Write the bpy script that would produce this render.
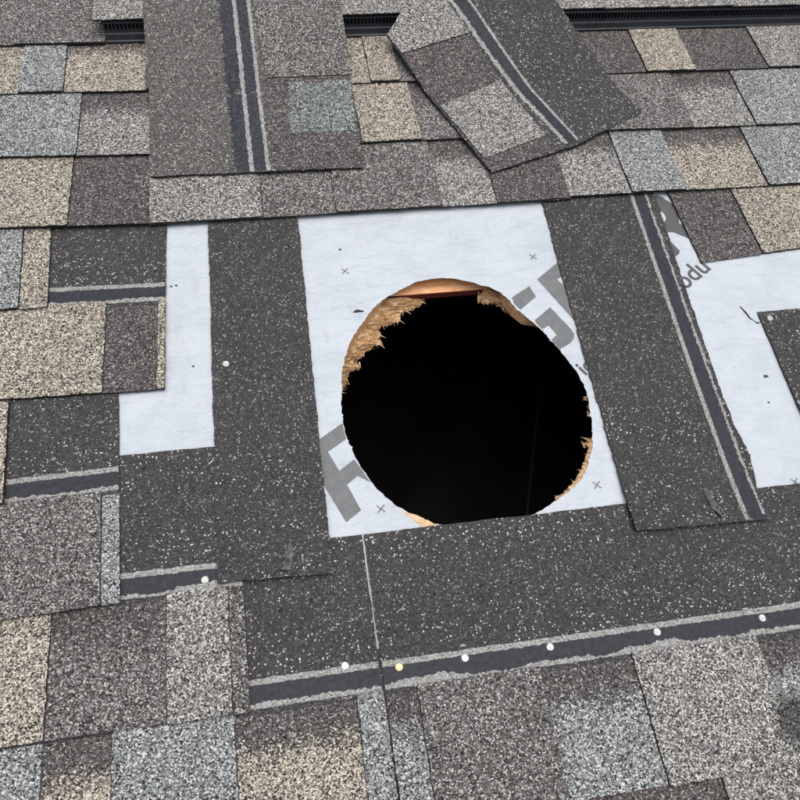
import bpy, math, random
from mathutils import Matrix, Vector
from mathutils.geometry import delaunay_2d_cdt

# ------------------------------------------------------------------ roof frame
# The roof slope has its own frame: x along the eave, y up the slope, z off the deck, in mm.
PITCH = math.radians(22.6)
RIDGE_Z = 4.75
ROOF = Matrix.Translation((0, 0, RIDGE_Z)) @ Matrix.Rotation(PITCH, 4, 'X')
MM = 0.001
CAM_LOC = (312.09, -1259.68, 978.2)
CAM_ROT = ((0.984445, 0.093603, -0.148686), (-0.151391, 0.881377, -0.447499), (0.089161, 0.463048, 0.881837))

scene = bpy.context.scene
for o in list(bpy.data.objects):
    bpy.data.objects.remove(o)
col = scene.collection
random.seed(7)

# ------------------------------------------------------------------ camera
cam = bpy.data.cameras.new('camera')
cam.sensor_width = 36.0
cam.lens = 36.0 * 792.95 / 800.0
cam.clip_start = 0.01
cam.clip_end = 2000
cam_o = bpy.data.objects.new('camera', cam)
col.objects.link(cam_o)
m = Matrix(CAM_ROT).to_4x4()
m.translation = Vector(CAM_LOC) * MM
cam_o.matrix_world = ROOF @ m
scene.camera = cam_o
scene.render.resolution_x = 1024
scene.render.resolution_y = 1024

# ------------------------------------------------------------------ sky, sun, exposure (overcast)
SUN_EL, SUN_AZ = 66.0, 170.0
world = bpy.data.worlds.new('World')
scene.world = world
world.use_nodes = True
nt = world.node_tree
nt.nodes.clear()
sky = nt.nodes.new('ShaderNodeTexSky')
sky.sky_type = 'NISHITA'
sky.sun_disc = False
sky.sun_elevation = math.radians(SUN_EL)
sky.sun_rotation = math.radians(SUN_AZ)
sky.air_density = 1.0
sky.dust_density = 6.0
sky.ozone_density = 0.2
bg = nt.nodes.new('ShaderNodeBackground')
bg.inputs['Strength'].default_value = 0.12
out = nt.nodes.new('ShaderNodeOutputWorld')
nt.links.new(sky.outputs[0], bg.inputs[0])
nt.links.new(bg.outputs[0], out.inputs[0])
sun = bpy.data.lights.new('sun', 'SUN')
sun.energy = 1.2
sun.angle = math.radians(60)
sun.color = (1.0, 0.98, 0.95)
sun_o = bpy.data.objects.new('sun', sun)
col.objects.link(sun_o)
az = math.radians(SUN_AZ)
d = Vector((math.sin(az) * math.cos(math.radians(SUN_EL)), math.cos(az) * math.cos(math.radians(SUN_EL)), math.sin(math.radians(SUN_EL))))
sun_o.rotation_euler = d.to_track_quat('Z', 'Y').to_euler()
sun_o.location = (0, -2, 12)
scene.view_settings.view_transform = 'Standard'
scene.view_settings.look = 'None'
scene.view_settings.exposure = 0.2
scene.view_settings.gamma = 1.0
scene.view_settings.use_curve_mapping = False

# ------------------------------------------------------------------ measured layout, mm in the roof frame
SHINGLES = [{'k': 0, 'h': 11.0, 'x0': -238.9, 'x1': 73.0, 'y0': -27.7, 'y1': -30.9, 'tabs': [(-238.9, -75.2, 'gray', 0, 0), (-75.2, 73.0, 'gray', 1, 0)]},
 {'k': 1,
  'h': 11.0,
  'x0': -225.6,
  'x1': 278.0,
  'y0': -143.4,
  'y1': -150.5,
  'tabs': [(-225.6, -61.7, 'tan', 0, 0), (-61.7, 8.4, 'blue', 1, 0), (8.4, 140.4, 'tan', 0, 1), (140.4, 278.0, 'gray', 1, 0)]},
 {'k': 1,
  'h': 11.0,
  'x0': 278.0,
  'x1': 825.7,
  'y0': -148.7,
  'y1': -147.6,
  'tabs': [(278.0, 447.7, 'brown', 0, 0), (447.7, 519.1, 'tan', 0, 0), (519.1, 570.1, 'tan', 1, 0), (570.1, 696.1, 'gray', 0, 0), (696.1, 825.7, 'lgray', 1, 0)]},
 {'k': 1,
  'h': 11.0,
  'x0': 825.7,
  'x1': 1551.9,
  'y0': -146.4,
  'y1': -145.5,
  'tabs': [(825.7, 1030.8, 'brown', 0, 0), (1030.8, 1127.6, 'tan', 1, 0), (1127.6, 1275.3, 'brown', 0, 0), (1275.3, 1551.9, 'lgray', 1, 0)]},
 {'k': 2, 'h': 11.0, 'x0': -223.9, 'x1': 321.1, 'y0': -281.7, 'y1': -297.1, 'tabs': [(-223.9, 33.1, 'blue', 1, 0), (33.1, 145.4, 'lgray', 0, 1), (145.4, 321.1, 'gray', 1, 0)]},
 {'k': 2,
  'h': 11.0,
  'x0': 321.1,
  'x1': 827.9,
  'y0': -293.0,
  'y1': -285.9,
  'tabs': [(321.1, 486.2, 'brown', 0, 0), (486.2, 586.0, 'tan', 1, 0), (586.0, 668.7, 'gray', 0, 1), (668.7, 827.9, 'gray', 1, 0)]},
 {'k': 2, 'h': 11.0, 'x0': 827.9, 'x1': 1541.8, 'y0': -286.0, 'y1': -294.0, 'tabs': [(827.9, 1074.9, 'gray', 1, 0), (1074.9, 1195.3, 'lgray', 0, 1), (1195.3, 1541.8, 'blue', 1, 0)]},
 {'k': 3, 'h': 11.0, 'x0': -206.5, 'x1': 144.0, 'y0': -422.5, 'y1': -432.6, 'tabs': [(-206.5, 24.5, 'tan', 1, 0), (24.5, 144.0, 'brown', 0, 0)]},
 {'k': 3,
  'h': 8.2,
  'x0': 143.5,
  'x1': 811.7,
  'y0': -433.5,
  'y1': -431.6,
  'tabs': [(143.5, 312.2, 'lgray', 1, 0), (312.2, 426.5, 'gray', 0, 0), (426.5, 596.2, 'gray', 1, 0), (596.2, 687.2, 'lgray', 0, 1), (687.2, 811.7, 'brown', 1, 0)]},
 {'k': 3,
  'h': 11.0,
  'x0': 810.3,
  'x1': 1530.5,
  'y0': -428.0,
  'y1': -432.2,
  'tabs': [(810.3, 917.3, 'lgray', 0, 1), (917.3, 1012.9, 'blue', 1, 0), (1012.9, 1163.8, 'tan', 0, 1), (1163.8, 1530.5, 'blue', 1, 0)]},
 {'k': 4, 'h': 11.0, 'x0': -200.5, 'x1': 2.6, 'y0': -575.4, 'y1': -571.1, 'tabs': [(-200.5, -35.8, 'blue', 1, 0), (-35.8, 2.6, 'tan', 0, 0)]},
 {'k': 4, 'h': 1.2, 'x0': 996.6, 'x1': 1326.7, 'y0': -571.0, 'y1': -545.8, 'tabs': [(996.6, 1106.3, 'brown', 0, 0), (1106.3, 1326.7, 'tan', 1, 0)]},
 {'k': 5, 'h': 5.5, 'x0': -186.1, 'x1': 159.2, 'y0': -708.9, 'y1': -717.5, 'tabs': [(-186.1, 77.8, 'tan', 1, 0), (77.8, 149.3, 'brown', 0, 0), (149.3, 159.2, 'tan', 1, 0)]},
 {'k': 6, 'h': 11.0, 'x0': -163.8, 'x1': -35.6, 'y0': -866.2, 'y1': -862.0, 'tabs': [(-163.8, -35.6, 'tan', 1, 0)]},
 {'k': 7, 'h': 12.0, 'x0': -145.5, 'x1': 103.7, 'y0': -1007.4, 'y1': -1002.3, 'tabs': [(-145.5, 81.7, 'gray', 1, 0), (81.7, 103.7, 'blue', 0, 0)]},
 {'k': 8,
  'h': 12.5,
  'x0': -128.1,
  'x1': 245.9,
  'y0': -1142.6,
  'y1': -1144.6,
  'tabs': [(-128.1, 25.0, 'tan', 1, 0), (25.0, 155.4, 'gray', 0, 1), (155.4, 227.2, 'lgray', 1, 0), (227.2, 245.9, 'gray', 0, 0)]},
 {'k': 9,
  'x0': -140,
  'x1': 397.7,
  'y0': -1287,
  'y1': -1288,
  'tabs': [(-140, 22.4, 'blue', 0, 0), (22.4, 95.2, 'tan', 0, 1), (95.2, 227.3, 'blue', 1, 0), (227.3, 366.3, 'tan', 0, 1), (366.3, 397.7, 'blue', 1, 0)]},
 {'k': 9,
  'x0': 399.9,
  'x1': 1150,
  'y0': -1288,
  'y1': -1290,
  'tabs': [(399.9, 437.7, 'blue', 0, 1), (437.7, 587.0, 'gray', 1, 0), (587.0, 703.9, 'blue', 0, 1), (703.9, 867.5, 'lgray', 1, 0), (867.5, 1150, 'blue', 0, 1)]},
 {'k': 10, 'x0': -150, 'x1': 330, 'y0': -1431, 'y1': -1432, 'tabs': [(-150, 60, 'gray', 1, 0), (60, 180, 'lgray', 0, 1), (180, 330, 'brown', 1, 0)]},
 {'k': 10,
  'x0': 330,
  'x1': 1100,
  'y0': -1431,
  'y1': -1432,
  'tabs': [(330, 440, 'tan', 0, 1), (440, 610, 'blue', 1, 0), (610, 769.5, 'brown', 0, 0), (769.5, 900, 'lgray', 1, 0), (900, 1100, 'gray', 0, 1)]},
 {'k': 7, 'x0': 1055.3, 'x1': 1575.3, 'y0': -1008, 'y1': -1009, 'tabs': [(1055.3, 1175.3, 'tan', 1, 0), (1175.3, 1315.3, 'gray', 0, 1), (1315.3, 1575.3, 'blue', 1, 0)]}]
L = {'outline': [(225.1, -365.2), (359.2, -368.5), (365.7, -433.9), (356.0, -998.8), (216.4, -993.1), (228.5, -429.4)]}
R = {'outline': [(764.8, -381.8), (964.6, -377.6), (961.6, -428.1), (952.9, -640.1), (946.1, -790.6), (946.2, -861.5), (952.5, -904.8), (942.5, -957.6), (941.5, -1000.5), (754.4, -994.1),
             (764.2, -435.1)],
 'band': [(934.2, -430.4), (923.4, -998.3)],
 'line1': [(920.3, -429.4), (909.9, -999.4)],
 'line2': [(945.3, -429.1), (934.7, -995.4)]}
A = {'outline': [(143.9, 25.3), (483.5, 15.7), (478.9, -345.8), (146.1, -343.3)],
 'line1': [(298.0, 20.9), (301.9, -344.5)],
 'line2': [(322.1, 20.3), (327.8, -344.2)],
 'tab1': [(325.5, 20.2), (483.5, 15.7), (485.9, -138.6), (341.1, -140.0)],
 'tab2': [(332.6, -140.7), (485.6, -141.6), (478.9, -345.8), (328.6, -344.2)],
 'blue': [(374.0, -150.4), (483.8, -148.7), (479.4, -266.1), (368.7, -266.3)]}
B = {'outline': [(609.5, 11.4), (880.9, 3.7), (987.7, -250.8), (844.9, -322.0), (688.7, -372.2), (575.9, -100.5), (557.7, -63.2)],
 'line1': [(683.0, 9.3), (830.5, -315.3)],
 'line2': [(716.4, 8.4), (853.4, -309.8)],
 'tab1': [(609.5, 11.4), (671.9, 9.6), (708.3, -63.5), (579.2, -102.7), (557.7, -63.2)],
 'tab2': [(580.7, -104.8), (706.0, -66.5), (748.5, -162.6), (629.1, -216.7)],
 'tab3': [(629.1, -216.7), (748.5, -162.6), (799.5, -297.2), (681.3, -342.1)],
 'tab4': [(681.3, -342.1), (799.5, -297.2), (809.6, -327.8), (688.7, -372.2)]}
HOLE = {'c': (568.0, -768.0),
 'polar': [(-172.3, 175.4), (-157.1, 180.1), (-137.2, 186.4), (-123.7, 193.4), (-110.2, 194.9), (-90.5, 188.9), (-73.7, 192.4), (-61.2, 192.0), (-43.0, 198.2), (-29.4, 188.1), (-11.3, 182.8),
           (-6.0, 178.9), (3.4, 176.9), (13.7, 172.7), (23.1, 165.6), (32.6, 166.0), (42.0, 172.6), (43.1, 174.5), (67.5, 195.7), (82.1, 204.6), (95.1, 206.6), (114.9, 196.5), (136.8, 184.6),
           (152.3, 177.8), (172.1, 171.9)]}
LETTERS = [('R',
  [[(355.0, -813.7), (362.5, -809.3), (393.3, -790.2), (396.3, -805.2), (398.1, -819.8), (396.4, -814.4), (368.4, -831.2), (380.3, -860.1), (401.9, -846.1), (410.4, -862.3), (420.9, -879.9),
    (417.4, -880.2), (403.5, -870.3), (388.2, -881.0), (401.9, -918.0), (380.8, -932.1), (361.1, -886.4), (343.2, -836.8)]]),
 ('G', [[(673.5, -607.8), (705.5, -589.5), (711.9, -609.7), (682.0, -631.1), (675.0, -619.3)]]),
 ('G',
  [[(699.2, -651.7), (729.1, -630.6), (751.8, -672.3), (754.5, -681.9), (751.5, -689.3), (744.2, -696.3), (723.0, -707.0), (717.5, -699.8), (709.7, -676.1), (701.7, -658.2)],
   [(707.6, -668.1), (718.9, -662.9), (727.0, -680.2), (716.3, -688.1)]]),
 ('stem', [[(720.8, -578.2), (762.5, -548.0), (789.7, -532.4), (793.6, -646.2), (769.7, -672.5), (759.0, -655.1)], [(752.7, -581.0), (763.6, -575.3), (764.2, -599.6)]]),
 ('arc',
  [[(959.6, -422.2), (975.1, -429.9), (987.8, -446.1), (991.7, -461.5), (990.4, -476.4), (986.3, -486.6), (992.1, -492.6), (1003.6, -507.7), (998.3, -523.1), (989.0, -517.4), (970.3, -505.1),
    (961.8, -504.4), (958.0, -509.5), (958.5, -519.9), (969.9, -543.2), (966.3, -549.0), (953.4, -556.8), (943.3, -518.6), (942.5, -476.9), (954.3, -484.2), (964.5, -480.7), (967.9, -474.7),
    (967.1, -466.1), (961.4, -456.2), (946.0, -443.0)]])]
CROSS = [(427.1, -536.6), (427.8, -919.4), (723.9, -920.7), (1006.8, -949.6), (724.6, -534.9)]
NAILS = {'L': [(242.3, -683.5)],
 'S9a': [(357.8, -1108.3)],
 'S9b': [(420.7, -1118.3), (500.7, -1119.0), (606.6, -1120.7), (745.2, -1121.4), (886.7, -1123.1)],
 'S8': [(201.6, -985.4)],
 'S7': [(1071.6, -684.3)]}
PANEL_EDGE = [(490.0, -571.3), (571.9, -571.1), (652.0, -571.6)]
TORN1 = {'arc': [(398.1, -741.2), (403.2, -716.0), (410.5, -685.4), (420.5, -662.8), (433.4, -641.7), (447.8, -622.1), (465.2, -604.1), (485.4, -589.7)],
 'inner': [(401.0, -723.4), (409.2, -708.2), (415.5, -688.2), (434.4, -682.7), (421.5, -670.9), (439.3, -665.1), (441.8, -656.2), (461.1, -650.4), (471.7, -645.2), (468.5, -635.6), (471.8, -631.2),
           (469.1, -621.5), (474.8, -614.1), (506.4, -607.5), (507.0, -594.7), (542.2, -581.6), (550.0, -568.1)]}
TORN2 = {'arc': [(641.0, -585.2), (657.5, -596.9), (673.1, -612.2), (686.6, -629.0), (695.5, -648.8)],
 'inner': [(633.9, -575.6), (630.0, -587.9), (642.3, -592.3), (657.2, -595.3), (665.6, -602.4), (670.4, -612.6), (678.6, -619.9), (690.4, -623.6), (703.9, -632.3), (706.7, -634.9)]}
TORN3 = {'arc': [(735.9, -852.8), (727.7, -874.8), (719.7, -893.5), (702.8, -913.7), (683.5, -927.4), (661.2, -937.7)],
 'inner': [(734.6, -852.4), (729.6, -864.0), (724.3, -874.1), (714.3, -887.5), (706.6, -899.2), (700.3, -906.7), (689.5, -914.5), (681.6, -921.2), (674.0, -926.6), (665.7, -928.1), (662.5, -937.8)]}
TORN4 = {'arc': [(453.5, -920.0), (467.4, -932.8), (483.1, -942.9), (502.0, -949.4)], 'inner': [(459.0, -923.9), (467.7, -927.9), (476.2, -933.8), (487.1, -938.8), (495.5, -944.7), (499.2, -947.5)]}
TUFTS = [[(753.0, -787.7), (742.2, -788.2), (732.1, -803.4), (742.1, -810.9), (748.8, -808.4)], [(736.2, -854.3), (728.9, -848.9), (720.9, -851.1), (726.0, -859.4), (732.4, -863.1)]]
SCRAPS = {'green': (1027.6, -782.3),
 'chip': (437.3, -611.2),
 'twig0': (1032.3, -656.8),
 'twig1': (1040.5, -680.0),
 'twig2': (1050.1, -690.2),
 'c1': (424.3, -495.2),
 'c2': (243.4, -547.1),
 'c3': (1015.7, -824.9),
 'c4': (1136.6, -576.1),
 'c5': (170.3, -542.4),
 'c6': (177.5, -541.3),
 'c7': (197.1, -681.0)}
FLAPS = {'L': [(308.8, -950.1), (311.2, -964.6), (305.3, -989.3), (293.3, -986.5), (299.8, -968.3)], 'R': [(867.7, -943.4), (874.5, -957.3), (875.8, -994.5), (869.1, -981.0), (864.6, -964.8)]}
RIM = [(454.5, -926.1), (468.3, -931.2), (486.4, -941.7), (498.0, -951.3), (479.3, -952.4), (468.1, -940.8)]
TAR = {'a': (169.8, -1165.2), 'stain': (885.8, -1247.2)}
CABLE = [(1030.8, -156.7, -700.0), (990.6, -276.6, -700.0), (837.8, -729.3, -700.0), (788.6, -872.6, -700.0)]
HOLES_ = {'S9a': [(288.1, -1033.3), (326.1, -1026.2)],
 'S9b': [(408.4, -1027.2), (478.1, -1038.8), (538.8, -1035.4), (576.2, -1036.5), (697.4, -1044.4), (741.3, -1038.3), (850.5, -1036.2)],
 'S8': [(129.6, -829.1)]}
CAPS_SHIFT = 5.5
WORDS = [('odu', 952.8, -619.6, 45, 0.565), ('ic', 751.9, -753.4, 34, 0.565)]

# ------------------------------------------------------------------ material helpers
def new_mat(name):
    mt = bpy.data.materials.new(name)
    mt.use_nodes = True
    n = mt.node_tree.nodes
    return mt, n, mt.node_tree.links, n['Principled BSDF']

def math_node(n, l, op, a, b=None, c=None):
    k = n.new('ShaderNodeMath')
    k.operation = op
    for i, v in enumerate((a, b, c)):
        if v is None:
            continue
        if isinstance(v, (int, float)):
            k.inputs[i].default_value = v
        else:
            l.new(v, k.inputs[i])
    return k.outputs[0]

def ramp(n, l, fac, stops, interp='CONSTANT'):
    r = n.new('ShaderNodeValToRGB')
    r.color_ramp.interpolation = interp
    els = r.color_ramp.elements
    while len(els) > 1:
        els.remove(els[-1])
    els[0].position = stops[0][0]
    els[0].color = (*stops[0][1], 1)
    for p, c in stops[1:]:
        e = els.new(p)
        e.color = (*c, 1)
    l.new(fac, r.inputs[0])
    return r.outputs[0]

def palette_stops(pal):
    tot = sum(w for _, w in pal)
    acc, st = 0.0, []
    for c, w in pal:
        st.append((acc / tot, c if isinstance(c, tuple) else (c, c, c)))
        acc += w
    return st

def mixc(n, l, fac, a, b, mode='MIX'):
    k = n.new('ShaderNodeMix')
    k.data_type = 'RGBA'
    k.blend_type = mode
    for sock, v in ((k.inputs[0], fac), (k.inputs[6], a), (k.inputs[7], b)):
        if hasattr(v, 'default_value') or hasattr(v, 'is_output'):
            l.new(v, sock)
        elif isinstance(v, (int, float)):
            sock.default_value = v
        else:
            sock.default_value = (*v, 1)
    return k.outputs[2]

GRAIN = 1.6   # mm between mineral granules

def granule_mat(name, pal, band=None, grain=GRAIN, bump=0.9, stain=None, wear=0.22, specks=None):
    mt, n, l, p = new_mat(name)
    tc = n.new('ShaderNodeTexCoord').outputs['Object']
    v = n.new('ShaderNodeTexVoronoi')
    v.inputs['Scale'].default_value = 1000.0 / grain
    l.new(tc, v.inputs['Vector'])
    sep = n.new('ShaderNodeSeparateColor')
    l.new(v.outputs['Color'], sep.inputs[0])
    c = ramp(n, l, sep.outputs[0], palette_stops(pal))
    if band:
        c2 = ramp(n, l, sep.outputs[0], palette_stops(band))
        at = n.new('ShaderNodeAttribute')
        at.attribute_name = 'shade'
        nz = n.new('ShaderNodeTexNoise')
        nz.inputs['Scale'].default_value = 55
        nz.inputs['Detail'].default_value = 4
        l.new(tc, nz.inputs['Vector'])
        a = math_node(n, l, 'MULTIPLY_ADD', nz.outputs[0], 0.16, at.outputs['Fac'])
        a = math_node(n, l, 'MULTIPLY_ADD', sep.outputs[1], 0.22, a)
        f = math_node(n, l, 'GREATER_THAN', a, 0.90)
        c = mixc(n, l, f, c, c2)
    if specks:
        v2_ = n.new('ShaderNodeTexVoronoi')
        v2_.inputs['Scale'].default_value = 1000.0 / specks[0]
        wob = n.new('ShaderNodeTexNoise')
        wob.inputs['Scale'].default_value = 900
        l.new(tc, wob.inputs['Vector'])
        wv = n.new('ShaderNodeVectorMath')
        wv.operation = 'MULTIPLY_ADD'
        l.new(wob.outputs['Color'], wv.inputs[0])
        wv.inputs[1].default_value = (.0022, .0022, .0022)
        l.new(tc, wv.inputs[2])
        l.new(wv.outputs[0], v2_.inputs['Vector'])
        s2 = n.new('ShaderNodeSeparateColor')
        l.new(v2_.outputs['Color'], s2.inputs[0])
        dens = n.new('ShaderNodeTexNoise')
        dens.inputs['Scale'].default_value = 28
        dens.inputs['Detail'].default_value = 3
        l.new(tc, dens.inputs['Vector'])
        pick = math_node(n, l, 'GREATER_THAN', math_node(n, l, 'MULTIPLY_ADD', math_node(n, l, 'SUBTRACT', dens.outputs[0], 0.5), 0.42, s2.outputs[0]), 1.0 - specks[1])
        size = math_node(n, l, 'LESS_THAN', v2_.outputs['Distance'], math_node(n, l, 'MULTIPLY_ADD', s2.outputs[1], 0.34, 0.16))
        sc = ramp(n, l, s2.outputs[2], [(0, (.20, .195, .19)), (.45, (.36, .35, .33)), (.8, (.62, .60, .56))], 'LINEAR')
        c = mixc(n, l, math_node(n, l, 'MULTIPLY', pick, size), c, sc)
    big = n.new('ShaderNodeTexNoise')
    big.inputs['Scale'].default_value = 9
    big.inputs['Detail'].default_value = 5
    big.inputs['Roughness'].default_value = 0.65
    l.new(tc, big.inputs['Vector'])
    g = math_node(n, l, 'MULTIPLY_ADD', big.outputs[0], wear * 2, 1 - wear)
    c = mixc(n, l, 1.0, c, (1, 1, 1), 'MULTIPLY')
    vm = n.new('ShaderNodeVectorMath')
    vm.operation = 'SCALE'
    l.new(c, vm.inputs[0])
    l.new(g, vm.inputs['Scale'])
    c = vm.outputs[0]
    if stain:
        sx = n.new('ShaderNodeVectorMath')
        sx.operation = 'DISTANCE'
        l.new(tc, sx.inputs[0])
        sx.inputs[1].default_value = stain[:3]
        sn = math_node(n, l, 'MULTIPLY_ADD', big.outputs[0], 0.03, sx.outputs['Value'])
        mr = n.new('ShaderNodeMapRange')
        mr.inputs[1].default_value = stain[3] + 0.010
        mr.inputs[2].default_value = stain[3] + 0.030
        l.new(sn, mr.inputs[0])
        vs = n.new('ShaderNodeVectorMath')
        vs.operation = 'SCALE'
        l.new(c, vs.inputs[0])
        l.new(math_node(n, l, 'MULTIPLY_ADD', mr.outputs[0], 0.68, 0.32), vs.inputs['Scale'])
        c = vs.outputs[0]
    l.new(c, p.inputs['Base Color'])
    p.inputs['Roughness'].default_value = 0.92
    p.inputs['Specular IOR Level'].default_value = 0.25
    b = n.new('ShaderNodeBump')
    b.inputs['Strength'].default_value = bump
    b.inputs['Distance'].default_value = 0.0011
    b.invert = True
    l.new(v.outputs['Distance'], b.inputs['Height'])
    # voronoi distance is in texture units: 0 at a granule's middle, about 0.7 at its rim
    l.new(b.outputs[0], p.inputs['Normal'])
    return mt

BROWN = [((.021, .020, .021), 16), ((.060, .057, .057), 32), ((.102, .096, .095), 30), ((.185, .178, .174), 15), ((.40, .39, .375), 7)]
PAL = {
    'tan': [((.026, .026, .026), 18), ((.122, .115, .104), 19), ((.262, .238, .192), 22), ((.40, .37, .305), 21), ((.65, .625, .55), 20)],
    'lgray': [((.026, .026, .027), 17), ((.102, .103, .099), 22), ((.198, .199, .191), 25), ((.325, .328, .315), 19), ((.61, .615, .595), 17)],
    'gray': [((.025, .024, .025), 19), ((.076, .074, .072), 28), ((.142, .139, .135), 26), ((.255, .251, .244), 16), ((.51, .51, .495), 11)],
    'brown': BROWN,
    'blue': [((.027, .029, .031), 16), ((.110, .119, .121), 22), ((.206, .224, .228), 27), ((.32, .348, .352), 20), ((.60, .64, .64), 15)],
}
GM = {}
for key, pal in PAL.items():
    GM[key, 0] = granule_mat('granules_' + key, pal)
    GM[key, 1] = granule_mat('granules_%s_banded' % key, pal, BROWN)
HP = [((.028, .029, .031), 18), ((.045, .047, .049), 42), ((.066, .068, .070), 31), ((.105, .106, .107), 9)]
HEAD = granule_mat('granules_headlap', HP, grain=1.5, bump=0.6, specks=(2.5, .24))
HEAD_A = granule_mat('granules_headlap_worn_hazy', [((.036, .035, .035), 18), ((.082, .080, .079), 40), ((.125, .122, .12), 30), ((.20, .196, .19), 12)], grain=1.6, bump=0.6, specks=(2.4, .34))  # worn paler, with some haze also put into the colour
STAIN = ((TAR['stain'][0] - 4) * MM, (TAR['stain'][1] + 1) * MM, 0.0115, 0.026)
STAINED_L = granule_mat('granules_grey_stained', PAL['lgray'], stain=STAIN)
STAINED = granule_mat('granules_stained', PAL['blue'], BROWN, stain=STAIN)

def plain_mat(name, colr, rough=0.8, noise=0.25, scale=120, bump=0.0, bscale=300, spec=0.3, metal=0.0):
    mt, n, l, p = new_mat(name)
    tc = n.new('ShaderNodeTexCoord').outputs['Object']
    nz = n.new('ShaderNodeTexNoise')
    nz.inputs['Scale'].default_value = scale
    nz.inputs['Detail'].default_value = 6
    l.new(tc, nz.inputs['Vector'])
    lo = tuple(c * (1 - noise) for c in colr)
    hi = tuple(min(1, c * (1 + noise)) for c in colr)
    l.new(ramp(n, l, nz.outputs[0], [(0.3, lo), (0.7, hi)], 'LINEAR'), p.inputs['Base Color'])
    p.inputs['Roughness'].default_value = rough
    p.inputs['Specular IOR Level'].default_value = spec
    p.inputs['Metallic'].default_value = metal
    if bump:
        nb = n.new('ShaderNodeTexNoise')
        nb.inputs['Scale'].default_value = bscale
        nb.inputs['Detail'].default_value = 5
        l.new(tc, nb.inputs['Vector'])
        b = n.new('ShaderNodeBump')
        b.inputs['Strength'].default_value = bump
        b.inputs['Distance'].default_value = 0.001
        l.new(nb.outputs[0], b.inputs['Height'])
        l.new(b.outputs[0], p.inputs['Normal'])
    return mt

M_EDGE = plain_mat('asphalt_edge', (.026, .025, .025), 0.9, 0.5, 500, 0.8, 700)
M_BAND = plain_mat('sealant_asphalt', (.025, .029, .037), 0.7, 0.35, 160, 0.35, 500, 0.4)
M_BANDA = granule_mat('sealant_asphalt_dusty', [((.028, .032, .040), 42), ((.044, .049, .058), 40), ((.080, .086, .095), 18)], grain=1.8, bump=0.4)
M_LINE = granule_mat('sealant_dust', [((.115, .12, .118), 12), ((.23, .24, .236), 34), ((.32, .332, .327), 34), ((.44, .455, .447), 20)], grain=1.3, bump=0.5)
M_FLAP = plain_mat('torn_asphalt', (.085, .086, .09), 0.5, 0.85, 160, 0.6, 500)
M_NAIL = plain_mat('nail_galvanised', (.46, .49, .48), 0.4, 0.35, 260, 0.5, 400, 0.5, 0.3)
M_NAILY = plain_mat('nail_yellow_zinc', (.58, .54, .28), 0.45, 0.3, 300, 0.1, 400, 0.5, 0.2)
M_BLACK = plain_mat('tar_and_hole_black', (.010, .010, .011), 0.7, 0.3, 300)
M_VENT = plain_mat('vent_plastic', (.017, .021, .028), 0.45, 0.25, 60, 0.1, 300, 0.4)
M_PRINT = plain_mat('printed_ink', (.165, .178, .185), 0.75, 0.12, 90)
M_PRINTD = plain_mat('printed_ink_dark', (.098, .106, .112), 0.75, 0.12, 90)
M_RED = plain_mat('red_edge_paint', (.11, .022, .016), 0.7, 0.35, 120)
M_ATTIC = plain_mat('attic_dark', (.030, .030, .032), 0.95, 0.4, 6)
M_CABLE = plain_mat('cable_sheath', (.022, .026, .03), 0.6, 0.1, 50)
M_GREEN = plain_mat('leaf_green', (.045, .075, .03), 0.7, 0.4, 300)
M_TWIG = plain_mat('twig_bark', (.03, .028, .026), 0.8, 0.4, 300)
M_SIDING = plain_mat('siding_paint', (.55, .53, .48), 0.7, 0.08, 3)
M_GROUND = plain_mat('ground_grass', (.05, .075, .03), 0.95, 0.5, 1.5)

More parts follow.
